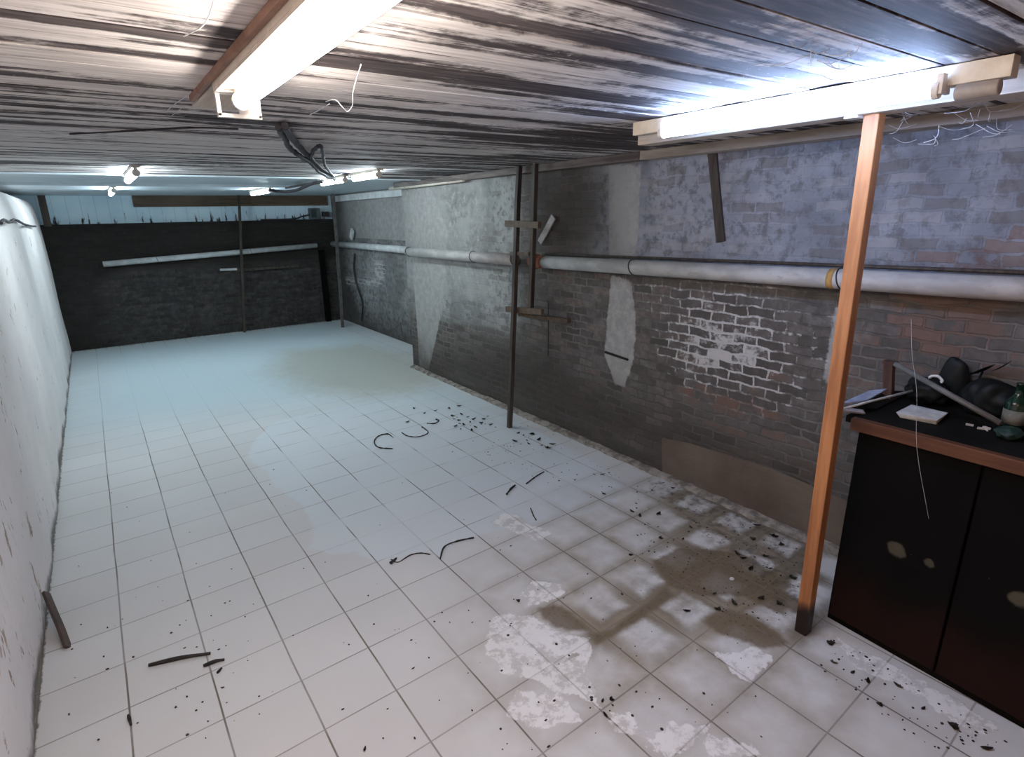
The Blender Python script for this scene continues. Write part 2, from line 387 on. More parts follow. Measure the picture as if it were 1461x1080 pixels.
m_bluepaper = simple('pale_blue_sheet', (.34, .37, .45), (.24, .26, .33), .6, 15)
m_grey_stick = simple('grey_rod', (.16, .15, .14), (.10, .095, .09), .5, 12)
m_leaf = simple('dead_leaf', (.055, .045, .03), (.02, .017, .012), .8, 60)
m_crumb = simple('dark_grit', (.05, .042, .034), (.02, .017, .014), .9, 90)
m_chip = simple('white_plaster_chip', (.75, .74, .72), (.6, .58, .56), .8, 60)
m_cement = simple('cement_fillet', (.30, .27, .235), (.12, .10, .085), .85, 16)
m_char = simple('charred_wood', (.035, .025, .02), (.015, .011, .01), .7, 30, (1, 1, 1))
m_slot = simple('black_slot', (.008, .008, .008), rough=.9)

# ------------------------------------------------------------------ the room shell
ys = np.concatenate([np.arange(-2.2, .2, .06), np.arange(.2, 4.0, .014), np.arange(4.0, 6.6, .022), np.arange(6.6, YF+.3, .05)])
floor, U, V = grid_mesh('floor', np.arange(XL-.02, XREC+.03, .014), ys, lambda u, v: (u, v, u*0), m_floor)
def FP(l): return [tuple(FL(*p))[:2] for p in l]
film = [FP([(352, 652), (362, 628), (392, 602), (450, 588), (520, 575), (600, 566), (700, 588), (760, 612), (830, 650), (900, 690), (880, 720), (800, 740),
            (735, 752), (680, 764), (645, 778), (628, 796), (612, 788), (585, 790), (556, 803), (548, 798), (535, 800), (505, 788), (470, 790), (444, 782), (446, 748), (428, 716), (392, 694), (380, 672)])]
lamp_tint = [FP([(108, 505), (480, 457), (600, 525), (740, 600), (640, 600), (520, 585), (400, 590), (340, 600), (260, 580), (130, 570)])]
lamp_tint[0] = FP([(108, 505), (480, 457), (600, 525), (700, 580), (600, 572), (500, 572), (400, 585), (330, 590), (250, 600), (100, 610)])
tan = [FP([(400, 500), (520, 490), (590, 505), (640, 540), (600, 560), (520, 568), (430, 560), (380, 530)])]
brown = [FP([(800, 885), (850, 872), (900, 838), (930, 795), (960, 760), (950, 700), (1010, 700), (1185, 775), (1180, 880), (1140, 920), (1100, 915), (1040, 905), (1000, 890), (960, 905), (930, 925), (880, 905), (860, 935), (835, 915)])]
wet = [FP([(768, 868), (790, 862), (812, 872), (835, 890), (845, 902), (818, 900), (795, 896), (775, 884)]),
       FP([(930, 800), (970, 780), (1060, 790), (1130, 830), (1120, 880), (1060, 850), (1000, 850), (950, 835)]),
       FP([(840, 905), (870, 898), (925, 858), (950, 835), (960, 850), (920, 880), (880, 905), (850, 920)]),
       FP([(1000, 885), (1040, 868), (1080, 885), (1130, 920), (1090, 925), (1030, 905)])]
crust = [FP([(705, 872), (760, 880), (800, 905), (840, 910), (845, 930), (790, 950), (835, 925), (842, 970), (855, 1010), (800, 985), (760, 970), (720, 960), (690, 925)]),
         FP([(740, 850), (760, 828), (800, 835), (805, 850), (775, 860), (750, 866)]),
         FP([(865, 1015), (900, 1020), (925, 1045), (960, 1030), (1010, 1035), (990, 1060), (960, 1078), (925, 1065), (880, 1040)]),
         FP([(1020, 930), (1075, 925), (1100, 935), (1090, 960), (1070, 972), (1045, 955)]),
         FP([(990, 1045), (1060, 1060), (1100, 1078), (1010, 1078)]), FP([(740, 985), (800, 990), (830, 1030), (770, 1040), (720, 1020)]),
         FP([(700, 745), (720, 730), (790, 760), (770, 775)]),
         FP([(1180, 905), (1260, 940), (1340, 985), (1420, 1035), (1390, 1050), (1300, 990), (1220, 950)])]
dirt = [FP([(905, 672), (1000, 690), (1185, 765), (1190, 800), (1170, 890), (1080, 890), (1060, 830), (980, 760), (900, 700)]),
        FP([(1140, 905), (1175, 885), (1260, 935), (1380, 1015), (1461, 1065), (1440, 1078), (1340, 1010), (1240, 955), (1170, 925)]),
        FP([(600, 560), (700, 580), (790, 625), (900, 680), (870, 680), (760, 640), (690, 620), (610, 600)])]
me = floor.data
setattr_f(me, 'film', msk(film, U, V, .09)); setattr_f(me, 'lamp_tint', msk(lamp_tint, U, V, .5)); setattr_f(me, 'tan', msk(tan, U, V, .5))
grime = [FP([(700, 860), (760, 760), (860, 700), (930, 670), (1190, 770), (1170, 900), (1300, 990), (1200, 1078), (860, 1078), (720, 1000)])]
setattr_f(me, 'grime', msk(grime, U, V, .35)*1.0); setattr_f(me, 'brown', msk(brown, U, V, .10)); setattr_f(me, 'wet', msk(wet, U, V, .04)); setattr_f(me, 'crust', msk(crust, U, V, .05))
d = np.maximum(msk(dirt[:2], U, V, .12)*.62, msk(dirt[2:], U, V, .25)*.42)
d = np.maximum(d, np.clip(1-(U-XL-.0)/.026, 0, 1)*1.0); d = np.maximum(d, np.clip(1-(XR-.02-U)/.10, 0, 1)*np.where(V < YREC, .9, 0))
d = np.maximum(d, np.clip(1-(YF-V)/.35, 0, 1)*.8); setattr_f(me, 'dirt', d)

wr, U, V = grid_mesh('wall_right', np.concatenate([np.arange(YB, 0, .1), np.arange(0, YREC, .02), [YREC]]), np.arange(0, 2.22, .02),
                     lambda u, v: (XR+.006*np.sin(u*2.1)+.004*np.sin(v*5+u), u, v), m_brick)
def WR(px, py):
    q = on(0, XR, px, py); return (q.y, q.z)
def WP(l): return [WR(*p) for p in l]
me = wr.data
plaster = [WP([(868, 235), (915, 235), (912, 330), (905, 375), (870, 375)]), WP([(872, 392), (902, 400), (908, 470), (903, 520), (892, 552), (878, 548), (862, 505), (866, 450)]),
           WP([(583, 265), (615, 268), (640, 330), (632, 440), (612, 528), (598, 524)]), WP([(1190, 438), (1215, 440), (1207, 520), (1188, 560), (1175, 540)])]
white = [WP([(965, 490), (1000, 440), (1060, 452), (1100, 480), (1105, 560), (1050, 545), (1000, 530)])]
_ = [WP([(955, 470), (1000, 425), (1100, 432), (1112, 470), (1105, 560), (1060, 575), (1000, 540), (960, 520)]), WP([(905, 405), (1110, 420), (1105, 460), (930, 450)]),
         WP([(1140, 470), (1175, 470), (1185, 530), (1150, 540)])]
red = [WP([(990, 540), (1110, 545), (1115, 610), (1040, 600), (980, 570)]), WP([(1290, 380), (1461, 300), (1461, 520), (1250, 530)])]
dark = [WP([(600, 500), (760, 480), (900, 560), (1020, 600), (1200, 680), (1190, 775), (900, 655), (640, 545)]), WP([(735, 250), (880, 235), (880, 360), (790, 365)])]
render = [WP([(945, 624), (985, 632), (1100, 668), (1240, 730), (1240, 810), (1150, 765), (945, 678)])]
setattr_f(me, 'plaster', np.maximum(msk(plaster, U, V, .05), np.clip((U-3.8)/.8, 0, 1)*np.clip((V-.5)/.5, 0, 1)*.5)); setattr_f(me, 'white', msk(white, U, V, .2)*.72+msk(_, U, V, .3)*.4); setattr_f(me, 'red', msk(red, U, V, .12))
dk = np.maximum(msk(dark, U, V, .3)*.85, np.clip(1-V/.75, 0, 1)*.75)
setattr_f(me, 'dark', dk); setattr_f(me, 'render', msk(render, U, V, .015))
smo = np.clip((V-1.36)/.1, 0, 1)*np.clip((3.6-U)/.8, .25, 1); smo = np.maximum(smo, np.clip((U-3.7)/.5, 0, 1)*np.clip((V-.45)/.4, 0, 1))
setattr_f(me, 'smooth', smo*.9)

rc, U, V = grid_mesh('wall_right_recess', np.arange(YREC-.02, YF+.04, .05), np.arange(0, 2.22, .03), lambda u, v: (XREC+u*0, u, v), m_brickrec)
me = rc.data
whr = [[tuple(on(0, XREC, *p))[1:] for p in q] for q in ([(492, 395), (545, 398), (545, 408), (495, 406)], [(533, 372), (548, 374), (549, 400), (536, 398)])]
setattr_f(me, 'white', msk(whr, U, V, .05)); setattr_f(me, 'smooth', np.where(V > 1.42, 1, .75)+U*0)
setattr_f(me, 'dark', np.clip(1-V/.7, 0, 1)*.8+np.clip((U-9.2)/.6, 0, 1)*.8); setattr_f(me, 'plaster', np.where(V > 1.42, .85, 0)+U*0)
bm = B(); box(bm, XR+.014, XREC+.1, YREC-.12, YREC-.001, 0, 2.2); struct('wall_right_return', bm, m_brickrec)

wf, U, V = grid_mesh('wall_far', np.arange(XL-.4, XREC+.05, .05), np.arange(0, 1.74, .03), lambda u, v: (u, YF+.01*np.sin(u*3), v*(1+.006*np.sin(u*2.3))), m_brickfar)
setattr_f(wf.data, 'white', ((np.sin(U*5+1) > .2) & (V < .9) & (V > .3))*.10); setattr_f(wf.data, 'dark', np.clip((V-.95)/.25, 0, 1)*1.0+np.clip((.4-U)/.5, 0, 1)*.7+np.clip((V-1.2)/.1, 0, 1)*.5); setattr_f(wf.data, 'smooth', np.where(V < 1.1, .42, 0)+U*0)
bm = B(); box(bm, XL-.4, XREC+.1, YF, YF+.3, 1.70, 1.722); struct('trim_1', bm, simple('sooty_ledge', (.02, .019, .019), rough=.9), fixn=True)
bm = B(); box(bm, XL-.4, XREC+.1, YF+.12, YF+.14, 1.7, 2.2); struct('wall_far_upper', bm, m_siding)
bm = B(); box(bm, XL-.6, XREC+.2, YB-.1, YB, 0, 2.25); struct('wall_back', bm, m_white)

# left wall: plastered, undulating, with a rounded free top below the ceiling
prof = [(0.0, 0.0), (.002, .25), (0, .6), (-.004, 1.0), (-.006, 1.4), (-.010, 1.6), (-.024, 1.8), (-.042, 1.92), (-.065, 1.985), (-.095, 2.02), (-.14, 2.034), (-.19, 2.036), (-.34, 2.036)]
pt = np.cumsum([0]+[math.hypot(prof[i+1][0]-prof[i][0], prof[i+1][1]-prof[i][1]) for i in range(len(prof)-1)])
def lw(u, v):
    px = np.interp(v, pt, [a for a, b in prof]); pz = np.interp(v, pt, [b for a, b in prof])
    und = .012*np.sin(u*4.3+np.sin(u*1.7)*1.2)*np.clip(pz/1.2, .25, 1) + .006*np.sin(u*9.1+pz*2)+.004*np.sin(pz*6+u*2)
    return XL+px+und*np.clip((2.03-pz)/.1, 0, 1), u, pz
wl, U, V = grid_mesh('wall_left', np.arange(YB, YF+.03, .05), np.concatenate([np.arange(0, 1.85, .06), np.linspace(1.86, pt[-1], 16)]), lw, m_white)
bm = B(); box(bm, XL-.42, XL-.40, YB, YF+.2, 0, 2.25); struct('wall_left_outer', bm, simple('shadowed_brickwork', (.10, .095, .09)))

bm = B(); k = math.floor(YB/.118)
while k*.118 < YPL:
    y0, y1 = k*.118+.0025, (k+1)*.118-.0025; dz = random.uniform(-.002, .002)
    box(bm, XL-.42, XR+.0, y0, y1, ZC+dz, ZC+.025+dz); k += 1
YPL = k*.118
bmesh.ops.recalc_face_normals(bm, faces=bm.faces[:]); struct('ceiling', bm, m_plank, bevel=.0015)
bm = B(); box(bm, XL-.42, XREC+.1, YB-.1, YF+.3, ZC+.04, ZC+.1); struct('ceiling_deck', bm, m_dark_wood)
bm = B()
for a, b in ((YPL, 6.95), (6.96, 8.45), (8.46, YF+.25)): box(bm, XL-.42, XREC+.05, a+.004, b, ZC+.006, ZC+.03)
struct('ceiling_far', bm, m_panel, bevel=.002)
bm = B(); box(bm, XL-.42, XR, YPL+.002, YPL+.05, ZC-.012, ZC+.012); struct('trim_2', bm, m_panel, bevel=.003)
bm = B(); box(bm, XL-.42, 1.9, 7.0, 7.06, ZC-.02, ZC+.008); struct('trim_3', bm, m_panel, bevel=.003)
# cement fillet along the foot of the brick wall
bm = B(); pts = np.arange(.0, YREC, .05); ring = []
for i, yy in enumerate(pts):
    a = random.uniform(-.008, .008); h = .018+random.uniform(-.005, .006)
    ring.append([bm.verts.new(q) for q in ((XR-.055+a, yy, -.003), (XR-.05+a, yy, h*.7), (XR-.03+a*.5, yy, h), (XR+.01, yy, h+.01))])
for i in range(len(ring)-1):
    for q in range(3): bm.faces.new([ring[i][q], ring[i+1][q], ring[i+1][q+1], ring[i][q+1]])
struct('baseboard_right', bm, m_cement, smooth=True)
# slot in the plaster patch, a black bar in place of an opening
bm = B(); a, b = WR(864, 502), WR(897, 513); bar(bm, (XR-.002, a[0], a[1]), (XR-.002, b[0], b[1]), .014, .02, (0, 0, 1)); tag(obj('wall_slot', bm, m_slot), 'narrow black slot in the pale cement patch on the brick wall', 'slot')
bm = B(); bar(bm, (XR-.05, 6.2, ZC-.027), (XR-.05, 2.62, ZC-.025), .10, .05, (1, 0, 0)); struct('trim_4', bm, m_plate_shaded, bevel=.003)
bm = B(); bar(bm, (XR-.06, 2.60, ZC-.027), (XR-.06, .1, ZC-.025), .12, .05, (1, 0, 0)); struct('trim_6', bm, m_plate_lit, bevel=.003)
bm = B(); box(bm, XREC-.09, XREC, YREC+.02, YF-.3, 1.99, ZC-.02); struct('trim_5', bm, m_pipe_far, bevel=.003)

# ------------------------------------------------------------------ lamps
m_tw, m_tc, m_tf = emis('warm_tube', C_WARM, L_WARM), emis('cool_tube', C_COOL, L_COOL), emis('bluish_tube', C_FAR, L_FAR)
m_tf2 = emis('bluish_tube_bright', C_FAR, L_FAR*1.1)
def lamp(x, y0, y1, zt, label, mt, r=.018, hw=.09, group=None, far=False, side=0):
    t = thing('fluorescent_lamp', (x, (y0+y1)/2, ZC), label, 'lamp', group)
    hx = x+side
    bm = B()
    if side: box(bm, hx-.024, hx+.024, y0-.15, y1+.18, zt+.010, ZC-.004)
    else:
        z0 = zt+r+.008
        box(bm, hx-hw/2, hx+hw/2, y0-.04, y1+.04, z0, ZC-.012 if not far else ZC)
        for s in (-1, 1): box(bm, hx+s*hw/2-.002*(s > 0)-0*(s < 0), hx+s*hw/2+.002*(s < 0), y0-.04, y1+.04, z0-.008, z0)
    obj('housing', bm, m_metal_white, t, bevel=.002)
    bm = B(); tube(bm, [(x, y0, zt), (x, y1, zt)], r, 14); obj('light_tube', bm, mt, t)
    for yy, s in ((y0, -1), (y1, 1)):
        bm = B(); tube(bm, [(x, yy-s*.004, zt), (x, yy+s*.012, zt)], r+.003, 14); box(bm, x-.012, x+.012, yy+s*.012-.008, yy+s*.012+.008, zt-r*.6, zt+r+.02)
        if side: box(bm, x-.01, hx, yy+s*.012-.006, yy+s*.012+.006, zt-.008, zt+.026)
        obj('lampholder', bm, m_holder, t, bevel=.001)
    return t
# near warm lamp on the left: wooden base board, reflector with square end bracket
t = lamp(.385, .52, 1.73, 2.036, 'long glowing fluorescent lamp on a board under the planks, nearest the camera at top left', m_tw, r=.02, hw=.115)
bm = B(); box(bm, .335, .455, .4, 2.17, ZC-.014, ZC); obj('base_board', bm, m_pale_x, t, bevel=.002)
bm = B(); bar(bm, (.320, .45, 2.083), (.320, 2.06, 2.086), .012, .016, (1, 0, 0)); obj('side_strip', bm, simple('reddish_strip', (.30, .17, .12)), t)
bm = B()
for q in ((.335, .345, 2.0, 2.06), (.435, .445, 2.0, 2.06)): box(bm, q[0], q[1], 1.79, 1.805, q[2]+.005, q[3])
box(bm, .335, .445, 1.79, 1.805, 2.003, 2.013); box(bm, .335, .445, 1.765, 1.805, 2.06, 2.066)
obj('end_bracket', bm, m_holder, t, bevel=.001)
bm = B(); box(bm, .39, .444, 1.793, 1.803, 2.012, 2.062); obj('end_plate', bm, m_holder, t)
# near cool lamp, screwed to the side of the short header beam
t = lamp(1.872, .71, 1.615, 2.031, 'long glowing bluish fluorescent lamp on the planks beside the beam and orange post', m_tc, r=.018, side=.046)
bm = B(); tube(bm, [(1.89, .575, 2.02), (1.89, .668, 2.02)], .02, 12); obj('ballast', bm, m_ballast, t, bevel=.004)
bm = B(); box(bm, 2.147, 2.20, 1.03, 1.075, 2.028, 2.036); tag(obj('metal_bracket', bm, m_holder, bevel=.002), 'small white plate screwed under the beam beside the orange post', 'bracket')
# far lamps in two rows
lamp(.335, 4.75, 5.65, 2.052, 'bright far tube lamp on the left, first beyond the planked ceiling', m_tf, r=.022, hw=.05, far=True)
lamp(.305, 7.5, 8.4, 2.052, 'smaller far tube lamp on the left, close to the blue boarded wall', m_tf2, r=.022, hw=.05, far=True)
lamp(1.90, 4.42, 4.93, 2.052, 'short bright tube lamp right of the cable junction', m_tf, r=.022, hw=.05, far=True)
lamp(1.90, 5.15, 5.75, 2.054, 'short bright tube lamp just below the hanging cable bundle', m_tf, r=.02, hw=.05, far=True)
lamp(1.80, 7.3, 8.2, 2.052, 'far tube lamp in front of the brown beam end of the room', m_tf2, r=.022, hw=.05, far=True)

# ------------------------------------------------------------------ timber
bm = B(); box(bm, 2.145, 2.245, .55, 2.0, 2.036, ZC-.001)
tag(obj('ceiling_beam', bm, m_pale_x, bevel=.003), 'short pale timber beam under the ceiling resting on the orange post', 'beam')
bm = B(); bar(bm, (2.2, 1.0, 0), (2.2, 1.0, 2.036), .05, .05, (1, 0, 0), 6)
tag(obj('wooden_post', bm, m_post, bevel=.004), 'orange wooden post with a black wet foot holding up the beam', 'post')
a, b = on(1, YF+.07, 188, 279), on(1, YF+.07, 476, 293)
bm = B(); box(bm, a.x, XREC-.03, YF+.07, YF+.11, b.z, a.z)
tag(obj('ceiling_beam', bm, m_brown_wood, bevel=.003), 'long brown beam crossing in front of the blue boarded wall', 'beam')
bm = B(); bar(bm, (XR-.014, WR(1018, 224)[0], 2.06), (XR-.014, WR(1031, 345)[0], WR(1031, 345)[1]), .055, .02, (0, 1, 0), 4)
tag(obj('hanging_board', bm, m_dark_wood, bevel=.002), 'dark narrow board hanging down the brick wall above the pipe', 'board')
# rack of two poles and crosspieces
top = on(2, 2.055, 740, 252); base = FL(727, 610)
t = thing('pole_rack', (base.x, base.y, 0), 'dark wooden rack of two poles and crosspieces standing against the brick wall', 'rack')
bm = B(); bar(bm, (base.x, base.y, 0), (2.78, on(0, 2.78, 741, 248).y, ZC), .036, .036, (0, 1, 0), 8, .002); obj('pole', bm, m_dark_wood, t, bevel=.003)
q0, q1 = on(0, 2.762, 757, 445), on(0, 2.762, 764, 248)
bm = B(); bar(bm, q0, (2.762, q1.y, ZC), .04, .036, (0, 1, 0), 6, .002); obj('pole', bm, m_dark_wood, t, bevel=.003)
for (x0, y0_, x1, y1_, xx, wd) in ((722, 319, 770, 321, 2.742, .05), (730, 362, 756, 362, 2.745, .03), (723, 441, 774, 445, 2.74, .045)):
    p0, p1 = on(0, xx, x0, y0_), on(0, xx, x1, y1_); bm = B(); bar(bm, p0, (xx, p1.y, p1.z), wd, .03, (0, 0, 1)); obj('crosspiece', bm, m_brown_wood, t, bevel=.002)
p0, p1 = on(0, 2.80, 742, 448), on(0, 2.90, 812, 458); bm = B(); bar(bm, p0, p1, .03, .05, (0, 0, 1)); obj('ledge', bm, m_brown_wood, t, bevel=.002)
p0, p1 = on(0, 2.90, 770, 346), on(0, 2.915, 790, 309); bm = B(); 
bar(bm, p0, p1, .055, .012, (0, .8, .6)); tag(obj('gutter_offcut', bm, m_pipe, bevel=.003), 'pale offcut of pipe leaning diagonally above the gap in the pipe', 'offcut')
bm = B(); p = WR(783, 436); tube(bm, [(XR-.006, p[0], p[1]+.04), (XR-.008, p[0]-.003, p[1]-.2), (XR-.006, p[0]+.004, p[1]-.42)], .004, 6); tag(obj('hanging_wire', bm, m_wire), 'thin black wire hanging on the bricks right of the pole rack', 'wire')

# far right corner poles and far wall upright
base = FL(489, 467)
t0x = on(1, base.y+.03, 476, 281).x; bm = B(); bar(bm, (base.x, base.y, 0), (t0x, base.y+.03, ZC), .04, .04, (1, 0, 0), 6, .004)
tag(obj('wooden_pole', bm, simple('greyed_wood', (.12, .115, .11), (.07, .066, .063))), 'thin greyish pole in the far right corner from floor to ceiling', 'pole')
bm = B(); box(bm, 3.14, 3.22, YF-.09, YF-.012, 0, 1.22); tag(obj('corner_post', bm, m_black), 'short black post against the dark far wall below the pipe by the corner', 'post')
bm = B(); bar(bm, (on(1, YF-.125, 347, 462).x, YF-.125, 0), (on(1, YF-.125, 343, 293).x, YF-.125, ZC), .035, .035, (1, 0, 0), 5, .004)
tag(obj('wooden_pole', bm, m_dark_wood), 'dark upright pole fixed to the middle of the far wall', 'pole')
bm = B(); p0, p1 = on(1, YF-.04, 335, 386), on(1, YF-.04, 425, 379); bar(bm, p0, p1, .035, .05, (0, 0, 1)); tag(obj('wall_shelf', bm, m_dark_wood), 'narrow dark shelf board on the far wall under the pipe', 'shelf')
bm = B(); p0, p1 = on(1, YF-.07, 314, 385), on(1, YF-.07, 338, 384); bar(bm, p0, p1, .03, .03, (0, 0, 1)); tag(obj('short_conduit', bm, m_pipe_far), 'short white conduit on the far wall left of the upright pole', 'conduit')
bm = B(); p0, p1 = on(0, XL+.03, 47, 284), on(0, XL+.03, 62, 322)
bar(bm, (XL+.06, YF-.07, 1.70), (XL+.06, YF-.07, ZC), .08, .05, (1, 0, 0)); tag(obj('stub_post', bm, m_dark_wood), 'black stub post at the far left corner beside the blue boards', 'post')

# ------------------------------------------------------------------ pipes
def pipe(pts, r, label, m=None, straps=(), name='drain_pipe'):
    pts = [Vector(p) for p in pts]
    t = thing(name, (pts[0].x, pts[0].y, pts[0].z), label, 'pipe')
    bm = B(); tube(bm, pts, r, 20); obj('pipe_body', bm, m or m_pipe, t)
    for s in straps:
        c = pts[0].lerp(pts[-1], s); bm = B(); dr = (pts[-1]-pts[0]).normalized()
        ring = []
        side = Vector((1, 0, 0)) if abs(dr.y) > .7 else Vector((0, 1, 0)); up = Vector((0, 0, 1))
        for k in range(17):
            a = 2*math.pi*k/16; ring.append(c + (side*math.cos(a)+up*math.sin(a))*(r+.002) + dr*.012*math.sin(a))
        tube(bm, ring, .0035, 6); obj('wire_strap', bm, m_wire, t)
    return t
PX = XR-.085
def zx(px, py, x=PX): q = on(0, x, px, py); return q
a, b = zx(1461, 413), zx(777, 374)
sl = (a.z-b.z)/(a.y-b.y); ya = -.6
st = [(zx(q, 380).y-ya)/(b.y-ya) for q in (1203, 904)]
t = pipe([(PX, ya, a.z+sl*(ya-a.y)), (PX, b.y, b.z)], .047, 'thick white drain pipe along the brick wall behind the orange post', straps=st)
yy = zx(1190, 400).y; bm = B(); tube(bm, [(PX, yy-.012, a.z+sl*(yy-a.y)), (PX, yy+.018, a.z+sl*(yy-a.y))], .0485, 20); obj('rust_stain', bm, m_ochre, t)['label'] = 'ochre rust stain ring'
c, d_ = zx(735, 370), zx(582, 359)
bm = B(); tube(bm, [(PX, b.y+.03, b.z), (PX, b.y+.16, b.z-.002)], .05, 18); tube(bm, [(PX, b.y+.10, b.z), (PX, b.y+.13, b.z)], .06, 18)
tag(obj('pipe_coupling', bm, m_rust), 'rusty brown coupling behind the pole rack between two pipe lengths', 'coupling')
pipe([(PX, c.y, b.z-.003), (PX, d_.y, d_.z)], .047, 'thick white drain pipe between the pole rack and the wall jog', straps=(.0, .32, .98))
e, f_ = zx(585, 357, XREC-.07), zx(466, 347, XREC-.07)
e.y = YREC+.05
pipe([(XREC-.07, e.y, e.z), (XREC-.07, YF-.1, f_.z)], .047, 'white drain pipe along the recessed wall towards the far corner', m_pipe_far, straps=(.9,))
g, h_ = on(1, YF-.06, 452, 350), on(1, YF-.06, 147, 377)
pipe([(g.x, YF-.06, g.z), (h_.x, YF-.06, h_.z)], .04, 'slim white pipe sloping down across the dark far wall', m_pipe_far, straps=(.35, .78))
bm = B(); z0 = a.z+sl*(-.6-a.y)
tube(bm, [(XR-.06, -.6, z0+.06), (XR-.06, b.y+.02, b.z+.06)], .009, 8); tag(obj('conduit', bm, m_dark_wood), 'thin dark conduit lying along the top of the white pipe', 'conduit')
u0, u1 = on(0, XR-.06, 569, 267), on(0, XR-.06, 645, 254)
bm = B(); tube(bm, [(XR-.075, 6.35, 2.04), (XR-.075, 4.75, 2.048)], .02, 12); tag(obj('conduit', bm, m_metal_white), 'cream conduit pipe under the ceiling at the wall jog', 'conduit')

# ------------------------------------------------------------------ cables and box
def cable(pts, r, label, jit=0, m=None, name='electric_cable', parent=None):
    pts = smooth_path(pts, 7)
    if jit: pts = [p+Vector((random.uniform(-jit, jit), random.uniform(-jit, jit), random.uniform(-jit, 0))) for p in pts]
    bm = B(); tube(bm, pts, r, 7)
    if parent: return obj('cable', bm, m or m_cable, parent)
    return tag(obj(name, bm, m or m_cable), label, 'cable')
def C(px, py, z=2.08): return on(2, z, px, py)
tb = thing('cable_bundle', tuple(C(440, 215)), 'bundle of dusty black cables with a loop hanging from the planks at centre', 'cable')
cable([C(398, 180, 2.078), C(405, 195), C(415, 212, 2.06), C(428, 221, 2.05), C(443, 233, 2.055), C(458, 246, 2.05), C(472, 254, 2.05)], .012, '', .006, parent=tb)
cable([C(406, 178, 2.075), C(416, 196, 2.075), C(430, 212, 2.07), C(444, 226, 2.07), C(460, 243, 2.065), C(478, 256, 2.05)], .014, '', .003, parent=tb)
cable([C(442, 228, 2.07), C(447, 215, 2.06), C(457, 208, 2.055), C(461, 220, 2.05), C(464, 236, 2.055), C(476, 252, 2.06)], .009, '', .003, parent=tb)
cable([C(340, 184, 2.092), C(280, 182, 2.092), C(200, 186, 2.092), C(100, 191, 2.092)], .004, 'thin dark cable stapled along the ceiling planks to the left')
tb = thing('cable_bundle', tuple(C(425, 268, 2.05)), 'drooping pair of black cables linking two far tube lamps', 'cable')
cable([C(462, 259, 2.06), C(445, 262, 2.05), C(420, 272, 2.03), C(398, 273, 2.04), C(384, 270, 2.06)], .016, '', .003, parent=tb)
cable([C(460, 257, 2.07), C(455, 260, 2.06), C(430, 264, 2.06), C(408, 268, 2.06)], .012, '', .002, parent=tb)
wl_pts = [on(0, XL+.016, *p) for p in ((0, 318), (6, 313), (13, 317), (20, 313), (28, 316), (36, 320), (44, 322), (51, 323))]
cable(wl_pts, .010, 'black wavy cable strung along the white plaster wall', .004)
p0 = on(1, YF-.02, 453, 303)
t = thing('junction_box', (p0.x, YF-.02, 1.74), 'dark electrical box on the ledge in the far right corner', 'box')
bm = B(); box(bm, p0.x-.12, p0.x+.05, YF-.005, YF+.1, 1.724, 1.90); obj('box_body', bm, simple('grey_box', (.12, .15, .16)), t, bevel=.006)
bm = B(); box(bm, p0.x-.105, p0.x-.02, YF-.015, YF-.005, 1.75, 1.88); obj('box_cover', bm, simple('dark_cover', (.04, .06, .07)), t, bevel=.004)
bm = B(); box(bm, p0.x+.1, p0.x+.2, YF-.02, YF+.08, 1.76, 1.84); obj('cable_gland', bm, m_wire, t, bevel=.01)
cable([(p0.x-.1, YF+.04, 1.80), (p0.x-.25, YF+.04, 1.77), (p0.x-.4, YF+.03, 1.735), (p0.x-.9, YF+.03, 1.732)], .012, 'black cable running left from the junction box along the ledge')
bm = B(); q = [on(0, XREC-.03, *p) for p in ((506, 362), (505, 385), (510, 410), (517, 432), (516, 458))]
tag(obj('loose_cable', (tube(bm, smooth_path(q, 4), .013, 6), bm)[1], m_wire), 'black cord hanging down the recessed wall near the far corner', 'cord')
p0, p1 = on(0, XREC-.05, 501, 340), on(0, XREC-.05, 503, 328)
bm = B(); bar(bm, p0, p1, .09, .03, (0, 1, 0)); tag(obj('pale_stub', bm, m_pipe_far), 'small pale stub standing on the pipe near the far corner', 'stub')

# ------------------------------------------------------------------ cabinet and clutter
ZT = .925
t = thing('cabinet', (2.6, .5, 0), 'black cabinet with an orange wooden top edge by the brick wall at right', 'cabinet')
Y0, Y1 = -.5, .985
bm = B(); hexa(bm, [(2.29, Y0, 0), (2.86, Y0, 0), (2.86, Y1, 0), (2.375, Y1, 0), (2.41, Y0, ZT-.03), (2.86, Y0, ZT-.03), (2.86, Y1, ZT-.03), (2.41, Y1, ZT-.03)]); obj('body', bm, m_black, t)
def cabx(yv, zv):
    k = (yv-Y0)/(Y1-Y0); xb = 2.29+(2.375-2.29)*k; return xb+(2.41-xb)*zv/(ZT-.03)
def door_mat():
    n = NT('stained_black_door'); p = n.pos(); x, y, z = n.xyz(p)
    col = n.mix(n.noise(p, 6, 4), (.003, .0028, .0028), (.006, .0055, .005))
    sp = n.noise(p, 38, 3, .6, off=4); col = n.mix(n.ss(sp, .73, .76), col, (.20, .19, .17))
    low = n.ss(n.m1('ADD', z, n.m1('MULTIPLY', n.m1('SUBTRACT', n.noise(p, 5, 3), .5), .3)), .1, .35, .8, 0); col = n.mix(low, col, (.018, .008, .006))
    for (yy, zz, r) in STAIN:
        dd = n.m1('SQRT', n.m1('ADD', n.m1('POWER', n.m1('SUBTRACT', y, yy), 2), n.m1('POWER', n.m1('SUBTRACT', z, zz), 2)))
        dd = n.m1('ADD', dd, n.m1('MULTIPLY', n.m1('SUBTRACT', n.noise(p, 16, 4), .5), .05))
        col = n.mix(n.ss(dd, r*.55, r, .8, 0), col, (.085, .075, .055))
    return n.out(col, .85, spec=.05)
STAIN = []
